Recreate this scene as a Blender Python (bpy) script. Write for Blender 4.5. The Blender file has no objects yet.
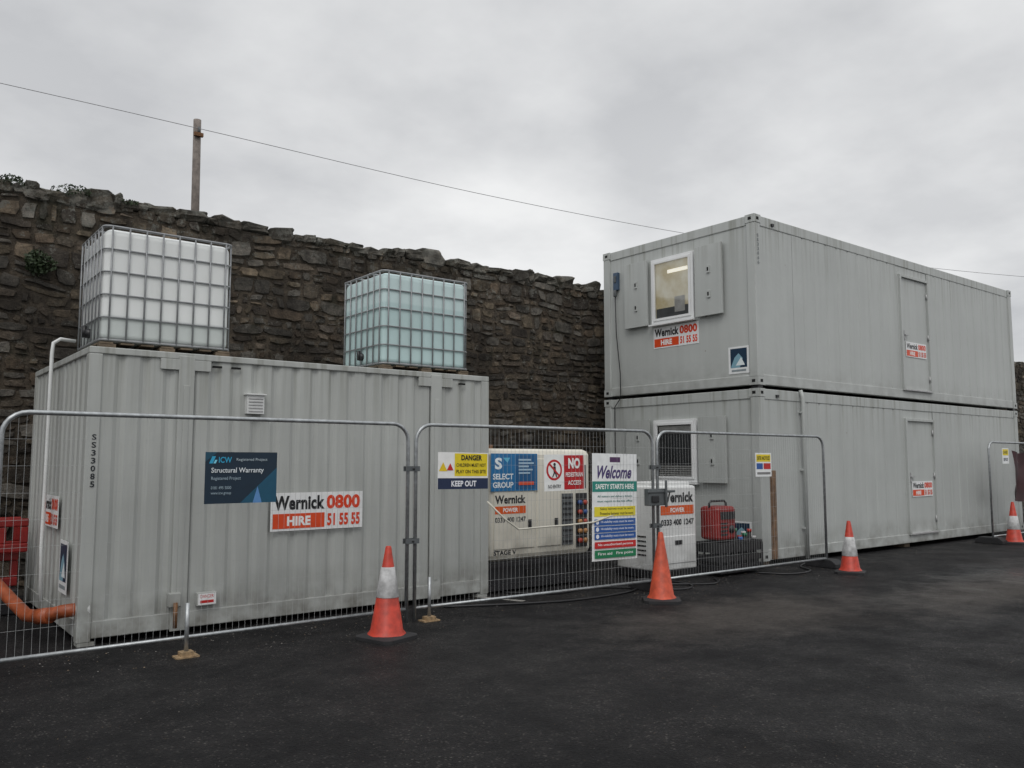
import bpy, math, random
from mathutils import Vector, Matrix, noise
random.seed(7)
R=random.random
def U(a,b): return a+(b-a)*random.random()
scene=bpy.context.scene
COL=bpy.context.collection
scene.view_settings.view_transform='Standard'; scene.view_settings.look='None'; scene.view_settings.exposure=0

# ---------------------------------------------------------------- materials
MATS={}
def newmat(name):
    m=bpy.data.materials.new(name); m.use_nodes=True
    nt=m.node_tree; b=nt.nodes["Principled BSDF"]
    return m,nt,b
def N(nt,t,**k):
    n=nt.nodes.new(t)
    for a,v in k.items(): setattr(n,a,v)
    return n
def noisen(nt,scale,detail=4,vec=None,rough=.55):
    n=N(nt,"ShaderNodeTexNoise"); n.inputs["Scale"].default_value=scale; n.inputs["Detail"].default_value=detail
    n.inputs["Roughness"].default_value=rough
    if vec is not None: nt.links.new(vec,n.inputs["Vector"])
    return n.outputs["Fac"]
def mrange(nt,val,a,b,c,d):
    n=N(nt,"ShaderNodeMapRange"); nt.links.new(val,n.inputs[0])
    for i,v in enumerate((a,b,c,d)): n.inputs[i+1].default_value=v
    return n.outputs[0]
def mixc(nt,fac,c1,c2,mode='MIX'):
    n=N(nt,"ShaderNodeMix",data_type='RGBA',blend_type=mode)
    for s,v in ((0,fac),(6,c1),(7,c2)):
        if isinstance(v,(int,float)): n.inputs[s].default_value=v
        elif isinstance(v,(tuple,list)): n.inputs[s].default_value=(v[0],v[1],v[2],1)
        else: nt.links.new(v,n.inputs[s])
    return n.outputs[2]
def math_(nt,op,a,b=0.):
    n=N(nt,"ShaderNodeMath",operation=op)
    for s,v in ((0,a),(1,b)):
        if isinstance(v,(int,float)): n.inputs[s].default_value=v
        else: nt.links.new(v,n.inputs[s])
    return n.outputs[0]
def bump(nt,b,h,st,dist=.01):
    n=N(nt,"ShaderNodeBump"); n.inputs["Strength"].default_value=st; n.inputs["Distance"].default_value=dist
    nt.links.new(h,n.inputs["Height"]); nt.links.new(n.outputs[0],b.inputs["Normal"])
def pos(nt): return N(nt,"ShaderNodeNewGeometry").outputs["Position"]
def mapping(nt,vec,s):
    n=N(nt,"ShaderNodeMapping"); nt.links.new(vec,n.inputs[0]); n.inputs["Scale"].default_value=s; return n.outputs[0]

def painted(name,col,rough=.45,streak=.22,grime=.5,z0=0.,ztop=None,rust=True,metal=0.):
    if name in MATS: return MATS[name]
    m,nt,b=newmat(name); P=pos(nt)
    s=noisen(nt,1.,5,mapping(nt,P,(7,7,.45)))
    s=mrange(nt,s,.42,.72,0,1)
    c=mixc(nt,math_(nt,'MULTIPLY',s,streak),col,tuple(x*.5 for x in col))
    l=noisen(nt,.9,3,P); c=mixc(nt,mrange(nt,l,.35,.7,0,.28),c,tuple(x*.74 for x in col))
    sp=N(nt,"ShaderNodeSeparateXYZ"); nt.links.new(P,sp.inputs[0])
    g=mrange(nt,sp.outputs[2],z0,z0+.55,1,0)
    g2=math_(nt,'MULTIPLY',g,mrange(nt,noisen(nt,5,6,P),.35,.7,0,1))
    c=mixc(nt,math_(nt,'MULTIPLY',g2,grime),c,(.09,.08,.06))
    if ztop:
        d=mrange(nt,sp.outputs[2],ztop-.75,ztop,0,1); dr=mrange(nt,noisen(nt,1.,4,mapping(nt,P,(14,14,.35))),.50,.68,0,1)
        c=mixc(nt,math_(nt,'MULTIPLY',math_(nt,'MULTIPLY',d,dr),.5),c,(.16,.16,.12))
    if rust:
        r=mrange(nt,noisen(nt,9,8,P,.7),.69,.75,0,.7); c=mixc(nt,r,c,(.16,.09,.05))
    nt.links.new(c,b.inputs["Base Color"]); b.inputs["Roughness"].default_value=rough; b.inputs["Metallic"].default_value=metal
    bump(nt,b,noisen(nt,3.,3,P),.3,.02)
    MATS[name]=m; return m
def plain(name,col,rough=.5,metal=0.,var=.2,scale=8.,bmp=0.,spec=.5):
    if name in MATS: return MATS[name]
    m,nt,b=newmat(name); P=pos(nt)
    f=mrange(nt,noisen(nt,scale,5,P),.3,.7,0,1)
    c=mixc(nt,f,tuple(x*(1-var) for x in col),tuple(min(1,x*(1+var*.4)) for x in col))
    nt.links.new(c,b.inputs["Base Color"]); b.inputs["Roughness"].default_value=rough; b.inputs["Metallic"].default_value=metal
    b.inputs["Specular IOR Level"].default_value=spec
    if bmp: bump(nt,b,noisen(nt,scale*6,4,P),bmp,.01)
    MATS[name]=m; return m
def hexc(h):
    h=h.lstrip('#'); o=[]
    for i in (0,2,4):
        v=int(h[i:i+2],16)/255.; o.append(v/12.92 if v<=.04045 else ((v+.055)/1.055)**2.4)
    return tuple(o)
def ink(h): return plain("print_"+h,hexc(h),.42,0,.1,14)

M_cont=painted("grey_container_paint",(.45,.465,.445),.5,.34,.85,0.,2.5)
M_cabU=painted("pale_grey_cabin_paint",(.48,.50,.485),.45,.16,.4,2.6,5.2)
M_cabL=painted("pale_grey_cabin_paint_lower",(.46,.48,.465),.45,.18,.8,0.,2.6)
M_dark=plain("dark_rubber",(.02,.02,.022),.7)
M_black=plain("black_paint",(.018,.018,.02),.4)
M_hole=plain("dark_hole",(.006,.006,.006),.9)
M_galv=plain("galvanised_steel",(.42,.44,.45),.42,.75,.3,20)
M_cage=plain("cage_tube_zinc",(.30,.31,.32),.5,.4,.2,20)
M_wire=plain("galvanised_wire",(.42,.43,.43),.5,.1,.2,20)
M_white=plain("white_plastic",(.68,.69,.68),.35,0,.15,3)
M_upvc=plain("white_window_frame",(.78,.79,.79),.3,0,.06,3)
M_rust=plain("rusty_steel",(.22,.11,.05),.8,.2,.5,30,.4)
M_yrust=plain("worn_yellow_steel",(.36,.25,.14),.7,.1,.5,30,.3)
M_orange=plain("orange_drain_plastic",(.36,.085,.03),.4,0,.4,10)
M_coneo=plain("cone_orange_plastic",(.52,.045,.022),.45,0,.4,12)
M_conef=plain("faded_orange_plastic",(.55,.075,.028),.5,0,.4,12)
M_conew=plain("cone_white_sleeve",(.60,.60,.60),.4,0,.4,14)
M_red=plain("red_plastic",(.26,.016,.014),.4,0,.4,6)
M_wood=plain("weathered_wood",(.20,.12,.07),.8,0,.5,12,.6)
M_pole=plain("old_grey_wood",(.22,.19,.17),.85,0,.4,9,.6)
M_pallet=plain("pallet_wood",(.17,.13,.09),.85,0,.5,9,.6)
M_gen=painted("cream_generator_paint",(.72,.69,.60),.4,.25,.7,.3)
M_gen2=painted("white_unit_paint",(.72,.73,.72),.4,.16,.6,0.)
M_alu=plain("dull_aluminium",(.5,.5,.5),.5,.5,.2,15)
M_cabgrey=plain("grey_plastic_box",(.10,.11,.115),.5)
M_blue=plain("slate_blue_plastic",(.05,.09,.15),.4)
M_tarp=plain("dark_maroon_tarpaulin",(.05,.015,.018),.5,0,.5,6)
M_rope=plain("pale_rope",(.62,.60,.52),.7)
M_idark=plain("window_interior_dark",(.05,.055,.06),.8,0,.4,2)
M_slat=plain("blind_slat",(.55,.55,.53),.5)
m,nt,b=newmat("lit_office_interior"); P=pos(nt)
c=mixc(nt,mrange(nt,noisen(nt,3,3,P),.35,.65,0,1),(.42,.36,.22),(.55,.53,.44))
nt.links.new(c,b.inputs["Base Color"]); nt.links.new(c,b.inputs["Emission Color"]); b.inputs["Emission Strength"].default_value=.28
M_shade=m
m,nt,b=newmat("ceiling_light_panel"); b.inputs["Base Color"].default_value=(.8,.8,.75,1); b.inputs["Emission Color"].default_value=(1,.95,.8,1); b.inputs["Emission Strength"].default_value=.6
M_lampp=m

# glass
m,nt,b=newmat("window_glass")
for n in list(nt.nodes):
    if n.type!='OUTPUT_MATERIAL': nt.nodes.remove(n)
out=[n for n in nt.nodes if n.type=='OUTPUT_MATERIAL'][0]
tr=N(nt,"ShaderNodeBsdfTransparent"); gl=N(nt,"ShaderNodeBsdfGlossy"); gl.inputs["Roughness"].default_value=.02
lw=N(nt,"ShaderNodeLayerWeight"); lw.inputs[0].default_value=.25; mx=N(nt,"ShaderNodeMixShader")
nt.links.new(mrange(nt,lw.outputs["Fresnel"],0,1,.06,.9),mx.inputs[0]); nt.links.new(tr.outputs[0],mx.inputs[1]); nt.links.new(gl.outputs[0],mx.inputs[2]); nt.links.new(mx.outputs[0],out.inputs[0])
M_glass=m

def bottle_mat(name,top,low,level):
    m,nt,b=newmat(name); P=pos(nt)
    sp=N(nt,"ShaderNodeSeparateXYZ"); nt.links.new(P,sp.inputs[0])
    f=mrange(nt,sp.outputs[2],level-.012,level+.012,0,1)
    c=mixc(nt,f,low,top)
    st=mrange(nt,noisen(nt,1.,4,mapping(nt,P,(3,3,.8))),.45,.75,0,.15)
    c=mixc(nt,st,c,(.45,.48,.45))
    nt.links.new(c,b.inputs["Base Color"]); b.inputs["Roughness"].default_value=.5; b.inputs["Specular IOR Level"].default_value=.3
    b.inputs["Subsurface Weight"].default_value=.2; b.inputs["Subsurface Radius"].default_value=(.1,.1,.1); b.inputs["Subsurface Scale"].default_value=.4
    return m

# asphalt
m,nt,b=newmat("wet_asphalt"); P=pos(nt)
big=noisen(nt,.30,5,P,.6); mid=noisen(nt,1.7,7,P,.7); fine=noisen(nt,55,5,P,.85); grit=noisen(nt,16,6,P,.8)
vor=N(nt,"ShaderNodeTexVoronoi"); vor.inputs["Scale"].default_value=52; nt.links.new(P,vor.inputs["Vector"])
vs1=N(nt,"ShaderNodeSeparateColor"); nt.links.new(vor.outputs["Color"],vs1.inputs[0])
spk=math_(nt,'MULTIPLY',mrange(nt,vs1.outputs[0],.66,.98,0,1),mrange(nt,vor.outputs["Distance"],.2,.5,1,0))
c=mixc(nt,mrange(nt,fine,.40,.64,0,1),(.003,.003,.004),(.026,.024,.025))
c=mixc(nt,mrange(nt,grit,.48,.68,0,.65),c,(.040,.037,.036))
c=mixc(nt,spk,c,(.15,.14,.13))
c=mixc(nt,mrange(nt,mid,.38,.60,0,.85),c,(.005,.005,.006))
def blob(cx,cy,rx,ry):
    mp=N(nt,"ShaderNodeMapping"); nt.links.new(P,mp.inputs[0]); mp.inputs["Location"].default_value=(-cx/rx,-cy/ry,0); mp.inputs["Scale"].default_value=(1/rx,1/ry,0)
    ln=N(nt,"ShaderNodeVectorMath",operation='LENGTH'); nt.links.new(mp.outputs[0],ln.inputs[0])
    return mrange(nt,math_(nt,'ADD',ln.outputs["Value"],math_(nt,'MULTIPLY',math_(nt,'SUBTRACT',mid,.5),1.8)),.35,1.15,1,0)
worn=math_(nt,'MAXIMUM',blob(7.2,5.3,2.0,.9),math_(nt,'MAXIMUM',blob(11.,4.4,2.8,.8),math_(nt,'MULTIPLY',mrange(nt,big,.56,.68,0,1),.4)))  # brownish worn patches, with the wet sheen also painted in as lighter colour
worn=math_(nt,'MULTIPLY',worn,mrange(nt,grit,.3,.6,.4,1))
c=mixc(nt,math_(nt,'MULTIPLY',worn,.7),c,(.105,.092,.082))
nt.links.new(c,b.inputs["Base Color"])
wet=blob(13.5,4.9,3.4,.8)
rg=math_(nt,'SUBTRACT',math_(nt,'ADD',mrange(nt,big,.35,.62,.50,.8),mrange(nt,mid,.3,.7,-.12,.15)),math_(nt,'MULTIPLY',wet,.34)); nt.links.new(rg,b.inputs["Roughness"])
b.inputs["Specular IOR Level"].default_value=.24
hh=math_(nt,'ADD',math_(nt,'MULTIPLY',vor.outputs["Distance"],-.8),math_(nt,'ADD',fine,grit))
bump(nt,b,hh,1.,.02)
M_asph=m
M_mark=plain("worn_white_road_paint",(.30,.29,.27),.7,0,.6,14)

# stone
def stone_mat(name,lich,use_attr=True,base=(.12,.10,.075)):
    m,nt,b=newmat(name); P=pos(nt)
    c=mixc(nt,mrange(nt,noisen(nt,9,8,P,.8),.34,.66,0,1),(.32,.32,.33),(1.4,1.35,1.28))
    if use_attr:
        at=N(nt,"ShaderNodeAttribute",attribute_name="Col"); c=mixc(nt,1.,at.outputs["Color"],c,'MULTIPLY')
    else: c=mixc(nt,1.,base,c,'MULTIPLY')
    sp=N(nt,"ShaderNodeSeparateXYZ"); nt.links.new(P,sp.inputs[0])
    hi=mrange(nt,sp.outputs[2],4.1,4.95,0,1)
    li=mrange(nt,math_(nt,'ADD',noisen(nt,6.5,9,P,.85),math_(nt,'MULTIPLY',hi,lich)),.575,.615,0,.8)
    c=mixc(nt,li,c,(.27,.27,.24))
    mo=mrange(nt,math_(nt,'ADD',noisen(nt,1.9,7,P,.75),math_(nt,'MULTIPLY',hi,.06)),.56,.68,0,.7)
    c=mixc(nt,mo,c,(.032,.034,.02))
    dk=mrange(nt,noisen(nt,.9,6,P,.65),.42,.60,0,.7); c=mixc(nt,dk,c,(.030,.026,.022))
    nt.links.new(c,b.inputs["Base Color"]); b.inputs["Roughness"].default_value=.9; b.inputs["Specular IOR Level"].default_value=.25
    bump(nt,b,math_(nt,'ADD',noisen(nt,14,8,P,.8),math_(nt,'MULTIPLY',noisen(nt,50,5,P,.7),.4)),1.,.06)
    return m
M_stone=stone_mat("rubble_stone",.09)
M_mortar=stone_mat("old_lime_mortar",.04,False,(.125,.105,.083))
M_leafd=plain("dark_ivy_leaf",(.03,.05,.018),.6,0,.5,20)

# ---------------------------------------------------------------- mesh builder
class MB:
    def __init__(s): s.v=[]; s.f=[]; s.mi=[]; s.mats=[]; s.sm=[]
    def m(s,mat):
        if mat not in s.mats: s.mats.append(mat)
        return s.mats.index(mat)
    def add(s,vs,fs,mat,smooth=False):
        o=len(s.v); s.v+= [tuple(v) for v in vs]; k=s.m(mat)
        for f in fs: s.f.append(tuple(i+o for i in f)); s.mi.append(k); s.sm.append(smooth)
    def box(s,x0,x1,y0,y1,z0,z1,mat):
        vs=[(x0,y0,z0),(x1,y0,z0),(x1,y1,z0),(x0,y1,z0),(x0,y0,z1),(x1,y0,z1),(x1,y1,z1),(x0,y1,z1)]
        s.add(vs,[(0,3,2,1),(4,5,6,7),(0,1,5,4),(1,2,6,5),(2,3,7,6),(3,0,4,7)],mat)
    def rbox(s,x0,x1,y0,y1,z0,z1,r,mat,seg=3):
        def ring(ins,z):
            pts=[]
            a0,a1,b0,b1=x0+ins,x1-ins,y0+ins,y1-ins; rr=max(r-ins*.3,.002)
            for cx,cy,st in ((a1-rr,b1-rr,0),(a0+rr,b1-rr,90),(a0+rr,b0+rr,180),(a1-rr,b0+rr,270)):
                for i in range(seg+1):
                    t=math.radians(st+90*i/seg); pts.append((cx+rr*math.cos(t),cy+rr*math.sin(t),z))
            return pts
        rings=[ring(r*.7,z0),ring(r*.2,z0+r*.3),ring(0,z0+r*.8),ring(0,z1-r*.8),ring(r*.2,z1-r*.3),ring(r*.7,z1)]
        n=len(rings[0]); vs=sum(rings,[]); fs=[]
        for k in range(5):
            for i in range(n): fs.append((k*n+i,k*n+(i+1)%n,(k+1)*n+(i+1)%n,(k+1)*n+i))
        fs.append(tuple(reversed(range(n)))); fs.append(tuple(range(5*n,6*n)))
        s.add(vs,fs,mat,False)
    def tube(s,pts,r,mat,n=8,closed=False,smooth=True):
        pts=[Vector(p) for p in pts]; L=len(pts); vs=[]; fs=[]
        rs=r if isinstance(r,(list,tuple)) else [r]*L
        up=None
        for i,p in enumerate(pts):
            if closed: d=pts[(i+1)%L]-pts[i-1]
            else: d=pts[min(i+1,L-1)]-pts[max(i-1,0)]
            d.normalize()
            if up is None:
                up=Vector((0,0,1)) if abs(d.z)<.9 else Vector((1,0,0))
            a=up-d*up.dot(d)
            if a.length<1e-4: a=Vector((0,1,0))-d*d.y
            a.normalize(); b_=d.cross(a); up=a
            for k in range(n):
                t=2*math.pi*k/n+math.pi/n; vs.append(p+(a*math.cos(t)+b_*math.sin(t))*rs[i])
        for i in range(L if closed else L-1):
            j=(i+1)%L
            for k in range(n): fs.append((i*n+k,j*n+k,j*n+(k+1)%n,i*n+(k+1)%n))
        if not closed: fs.append(tuple(range(n))); fs.append(tuple(reversed(range((L-1)*n,L*n))))
        s.add(vs,fs,mat,smooth)
    def cyl(s,p,q,r,mat,n=16): s.tube([p,q],r,mat,n)
    def lathe(s,prof,c,mat,n=24):
        vs=[];fs=[]
        for r,z in prof:
            for k in range(n):
                t=2*math.pi*k/n; vs.append((c[0]+r*math.cos(t),c[1]+r*math.sin(t),c[2]+z))
        for i in range(len(prof)-1):
            for k in range(n): fs.append((i*n+k,i*n+(k+1)%n,(i+1)*n+(k+1)%n,(i+1)*n+k))
        s.add(vs,fs,mat,True)
def make(name,mb,parent=None,origin=None,bevel=0.,label=None,cat=None,group=None,kind=None):
    if origin is None: origin=parent["_o"] if parent is not None else (0,0,0)
    me=bpy.data.meshes.new(name)
    me.from_pydata([(v[0]-origin[0],v[1]-origin[1],v[2]-origin[2]) for v in mb.v],[],mb.f)
    for mt in mb.mats: me.materials.append(mt)
    me.polygons.foreach_set("material_index",mb.mi); me.polygons.foreach_set("use_smooth",mb.sm); me.update()
    ob=bpy.data.objects.new(name,me); COL.objects.link(ob)
    if parent is not None:
        po=parent["_o"]; ob.parent=parent; ob.location=(origin[0]-po[0],origin[1]-po[1],origin[2]-po[2])
    else: ob.location=origin
    ob["_o"]=tuple(origin)
    if bevel:
        bm=ob.modifiers.new("b","BEVEL"); bm.width=bevel; bm.segments=2; bm.limit_method='ANGLE'
    if label: ob["label"]=label
    if cat: ob["category"]=cat
    if group: ob["group"]=group
    if kind: ob["kind"]=kind
    return ob
def empty(name,o,label,cat,group=None):
    e=bpy.data.objects.new(name,None); COL.objects.link(e); e.location=o; e["_o"]=tuple(o); e["label"]=label; e["category"]=cat
    e.empty_display_size=.2
    if group: e["group"]=group
    return e

# ---------------------------------------------------------------- printed graphics
def text_mesh(txt,bold=0.,shear=0.):
    c=bpy.data.curves.new("t","FONT"); c.body=txt; c.size=1; c.offset=bold; c.shear=shear; c.resolution_u=3
    if bold>.03: c.space_character=1.04
    o=bpy.data.objects.new("t",c); COL.objects.link(o); bpy.context.view_layer.update()
    me=bpy.data.meshes.new_from_object(o.evaluated_get(bpy.context.evaluated_depsgraph_get()))
    vs=[tuple(v.co) for v in me.vertices]; fs=[tuple(p.vertices) for p in me.polygons]
    bpy.data.objects.remove(o); bpy.data.curves.remove(c); bpy.data.meshes.remove(me)
    return vs,fs
def graphics(mb,items,z=.002):
    for i,it in enumerate(items):
        k=it[0]; zz=z+.0006*i
        if k=='r':
            _,x0,y0,x1,y1,c=it; mb.add([(x0,y0,zz),(x1,y0,zz),(x1,y1,zz),(x0,y1,zz)],[(0,1,2,3)],ink(c))
        elif k=='p':
            _,pts,c=it; mb.add([(x,y,zz) for x,y in pts],[tuple(range(len(pts)))],ink(c))
        elif k=='c':
            _,cx,cy,r,c=it; mb.add([(cx+r*math.cos(t*math.pi/12),cy+r*math.sin(t*math.pi/12),zz) for t in range(24)],[tuple(range(24))],ink(c))
        elif k=='t':
            _,txt,x0,y0,x1,y1,c=it[:7]; bold=it[7] if len(it)>7 else 0; sh=it[8] if len(it)>8 else 0
            vs,fs=text_mesh(txt,bold,sh)
            if not vs: continue
            a=min(v[0] for v in vs);b_=max(v[0] for v in vs);c0=min(v[1] for v in vs);d=max(v[1] for v in vs)
            mb.add([(x0+(v[0]-a)/(b_-a)*(x1-x0),y0+(v[1]-c0)/(d-c0)*(y1-y0),zz) for v in vs],fs,ink(c))
AX={'front':((1,0,0),(0,0,1),(0,-1,0)),'end':((0,-1,0),(0,0,1),(-1,0,0))}
def place(ob,face,p,parent=None,roll=0.):
    r,u,n=[Vector(a) for a in AX[face]]
    M=Matrix((r,u,n)).transposed().to_4x4(); M=M@Matrix.Rotation(roll,4,'Z'); M.translation=Vector(p)
    if parent is not None:
        M.translation=Vector(p)-Vector(parent["_o"]); ob.parent=parent
    ob.matrix_local=M
def sign(name,face,p,w,h,bg,items,label,cat="sign",roll=0.,t=.004,parent=None,border=None):
    mb=MB(); mb.box(0,w,0,h,0,t,ink(bg))
    b=make(name,mb,origin=(0,0,0)); 
    b["_o"]=(0,0,0)
    if parent is None: b["label"]=label; b["category"]=cat
    place(b,face,p,parent,roll)
    mb2=MB(); graphics(mb2,items,t+.001)
    g=make("printed_lettering",mb2,origin=(0,0,0)); g.parent=b
    return b
def lettering(face,p,items,parent,name="lettering"):
    mb=MB(); graphics(mb,items,0); o=make(name,mb,origin=(0,0,0)); place(o,face,p,parent); return o

def wernick(w,h):
    return [('t',"Wernick",.03*w,.54*h,.57*w,.92*h,'131318',.042),('t',"0800",.59*w,.54*h,.97*w,.92*h,'dc4018',.045),
            ('r',.02*w,.06*h,.57*w,.45*h,'dc4a1c'),('t',"HIRE",.17*w,.13*h,.42*w,.38*h,'f0f0ee',.045),('t',"51 55 55",.60*w,.09*h,.97*w,.42*h,'dc4018',.04)]
def sticker(w,h):
    return [('r',.1*w,.22*h,.9*w,.93*h,'123048'),('p',[(.1*w,.22*h),(.55*w,.22*h),(.7*w,.55*h),(.5*w,.75*h),(.3*w,.6*h)],'7fa8b8'),
            ('p',[(.35*w,.3*h),(.8*w,.3*h),(.62*w,.6*h)],'dfe8ea'),('r',.15*w,.08*h,.85*w,.15*h,'8a9498')]

# ---------------------------------------------------------------- ground
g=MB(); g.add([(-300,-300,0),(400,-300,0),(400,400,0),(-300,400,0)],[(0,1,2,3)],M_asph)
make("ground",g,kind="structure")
g=MB(); g.add([(5.62,7.95,.004),(5.70,7.97,.004),(5.98,7.32,.004),(5.90,7.29,.004)],[(0,3,2,1)],M_mark); make("road_marking",g,kind="structure")

# ---------------------------------------------------------------- corrugated sheet
def corr(mb,axis,c,a0,a1,z0,z1,pitch,depth,mat,sgn=1,prof=(.42,.54,.88)):
    pts=[];a=a0; n=max(1,round((a1-a0)/pitch)); p=(a1-a0)/n
    for i in range(n):
        s=a0+i*p
        pts+=[(s,0),(s+p*prof[0],0),(s+p*prof[1],depth),(s+p*prof[2],depth)]
    pts.append((a1,0))
    vs=[];fs=[]
    for (t,d) in pts:
        for z in (z0,z1):
            vs.append((t,c+d*sgn,z) if axis=='x' else (c+d*sgn,t,z))
    for i in range(len(pts)-1):
        f=(2*i,2*i+2,2*i+3,2*i+1); fs.append(f if (axis=='x')==(sgn==1) else f[::-1])
    mb.add(vs,fs,mat)

# ---------------------------------------------------------------- left storage container
X0,X1,Y0,Y1,Z1=1.55,5.84,7.83,10.55,2.54
C=empty("shipping_container",(X0,Y0,0),"light grey corrugated steel site container standing on asphalt","container")
w=MB()
for (x,y) in ((X0,Y0),(X1-.11,Y0),(X0,Y1-.11),(X1-.11,Y1-.11)): w.box(x,x+.11,y,y+.11,.03,Z1-.06,M_cont)
w.box(X0,X1,Y0,Y0+.09,Z1-.06,Z1,M_cont); w.box(X0,X1,Y1-.09,Y1,Z1-.06,Z1,M_cont)
w.box(X0,X0+.09,Y0+.09,Y1-.09,Z1-.06,Z1,M_cont); w.box(X1-.09,X1,Y0+.09,Y1-.09,Z1-.06,Z1,M_cont)
w.box(X0+.11,X1-.11,Y0+.012,Y0+.10,.055,.20,M_cont); w.box(X0+.012,X0+.10,Y0+.11,Y1-.11,.055,.20,M_cont)
w.box(X0+.11,X1-.11,Y1-.10,Y1-.012,.055,.20,M_cont); w.box(X1-.10,X1-.012,Y0+.11,Y1-.11,.055,.20,M_cont)
make("frame",w,C,bevel=.008)
w=MB(); corr(w,'x',Y0+.018,X0+.11,X1-.11,.20,Z1-.06,.205,.020,M_cont,1,(.50,.68,.82))
make("front_wall",w,C)
w=MB(); corr(w,'y',X0+.018,Y0+.11,Y1-.11,.20,Z1-.06,.205,.020,M_cont,1,(.50,.68,.82)); make("end_wall",w,C)
w=MB(); w.box(X1-.05,X1-.03,Y0+.11,Y1-.11,.20,Z1-.06,M_cont); make("end_wall",w,C)
w=MB(); w.box(X0+.11,X1-.11,Y1-.06,Y1-.04,.20,Z1-.06,M_cont); make("rear_wall",w,C)
w=MB(); w.box(X0+.09,X1-.09,Y0+.09,Y1-.09,Z1-.05,Z1-.02,M_cont); make("roof",w,C)
w=MB(); w.box(X0+.1,X1-.1,Y0+.1,Y1-.1,.12,.16,M_black); make("floor",w,C)
for xx in (2.30,5.03):
    w=MB(); w.box(xx,xx+.14,Y0-.012,Y0+.012,.04,Z1-.03,M_cont); w.box(xx+.045,xx+.095,Y0-.020,Y0-.012,.25,Z1-.3,M_cont)
    w.box(xx-.16,xx+.29,Y0-.008,Y0+.01,Z1-.16,Z1-.062,M_cont)
    make("door_post",w,C,bevel=.004)
for xx in (2.6,2.78,5.40):
    w=MB(); w.box(xx,xx+.09,Y0-.012,Y0+.0,Z1-.12,Z1-.10,M_hole); make("drain_slot",w,C)
w=MB(); w.box(2.93,3.10,Y0-.04,Y0+.02,2.0,2.18,M_white)
for i in range(5): w.box(2.945,3.085,Y0-.046,Y0-.040,2.02+i*.03,2.035+i*.03,M_alu)
w.box(2.915,3.115,Y0-.06,Y0+.02,2.18,2.195,M_white)
make("vent_louvre",w,C,bevel=.004)
w=MB(); w.box(2.27,2.37,Y0-.07,Y0+.012,.26,.38,M_cont); make("lock_box",w,C,bevel=.006)
w=MB(); w.box(2.52,2.70,Y0-.04,Y0+.012,.24,.36,M_cont); make("lock_box",w,C,bevel=.006)
w=MB(); w.cyl((2.32,Y0-.09,.08),(2.32,Y0-.09,.30),.018,M_rust); make("door_bolt",w,C)
lettering('front',(2.53,Y0-.043,.25),[('r',0,0,.16,.10,'e8e8e8'),('t',"DANGER",.02,.06,.14,.09,'c02020'),('r',.02,.015,.14,.04,'c02020')],C)
it=[]
for i,ch in enumerate("SS33085"): it.append(('t',ch,0,.40-i*.067,.035,.45-i*.067,'20242a',.02))
lettering('front',(1.60,Y0-.002,1.33),it,C)
for xx in (1.62,5.75):
    w=MB(); w.box(xx-.06,xx+.07,Y0,Y0+.13,0,.03,M_cont); make("foot",w,C)
sign("sign_board",'front',(3.20,Y0-.012,.87),.99,.37,'e9eaea',wernick(.99,.37),"white and orange hire company sign fixed to grey container")
sign("sign_board",'end',(X0-.012,9.55,.92),.78,.30,'e9eaea',wernick(.78,.30),"small hire company sign on the container end wall")
sign("notice",'end',(X0-.012,8.60,.38),.36,.46,'e4e6e6',sticker(.36,.46),"small white and navy safety sticker on container end")

# ---------------------------------------------------------------- downpipe, drain pipe
w=MB(); pth=[(1.68,9.16,2.74),(1.54,9.12,2.745),(1.48,9.11,2.70),(1.47,9.10,2.6),(1.46,9.05,1.5),(1.44,8.95,.75),(1.44,8.85,.26)]
w.tube(pth,.018,M_white,10); D=make("waste_pipe",w,label="white plastic waste pipe down the container end",cat="pipe")
w=MB(); pp=[(1.60,7.93,.30),(1.47,8.02,.28),(1.36,8.22,.22),(1.28,8.5,.20),(1.20,8.8,.30),(1.08,9.2,.46),(.80,9.8,.55),(.2,10.2,.55)]
w.tube(pp,.056,M_orange,14); D=make("drain_pipe",w,label="orange plastic underground drain pipe with white end cap",cat="pipe")
w=MB(); w.tube([(1.675,7.885,.308),(1.58,7.935,.298)],.072,M_white,16); make("end_cap",w,D)
w=MB(); w.tube([(1.40,8.13,.24),(1.34,8.28,.215)],.068,M_orange,14); make("pipe_collar",w,D)

# red barriers
def barrier(o,zb,yaw):
    w=MB(); L=1.25;H=.34
    w.box(0,L,0,.07,H-.08,H,M_red); w.box(0,L,0,.07,0,.09,M_red)
    for i in range(7): w.box(i*(L-.07)/6,i*(L-.07)/6+.07,.008,.062,.09,H-.08,M_red)
    ob=make("plastic_barrier",w,origin=(0,0,0),bevel=.012,label="red plastic pedestrian barrier stacked beside the container",cat="barrier",group="stacked red plastic barriers")
    ob.location=(o[0],o[1],zb); ob.rotation_euler=(0,0,yaw)
barrier((.22,9.9),.62,.0); barrier((.16,9.98),.27,.03); barrier((.2,10.25),.62,-.02)
w=MB(); w.box(.2,1.4,9.85,10.4,0,.26,M_black); make("storage_crate",w,bevel=.02,label="low black crate under stacked red barriers",cat="crate")

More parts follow.
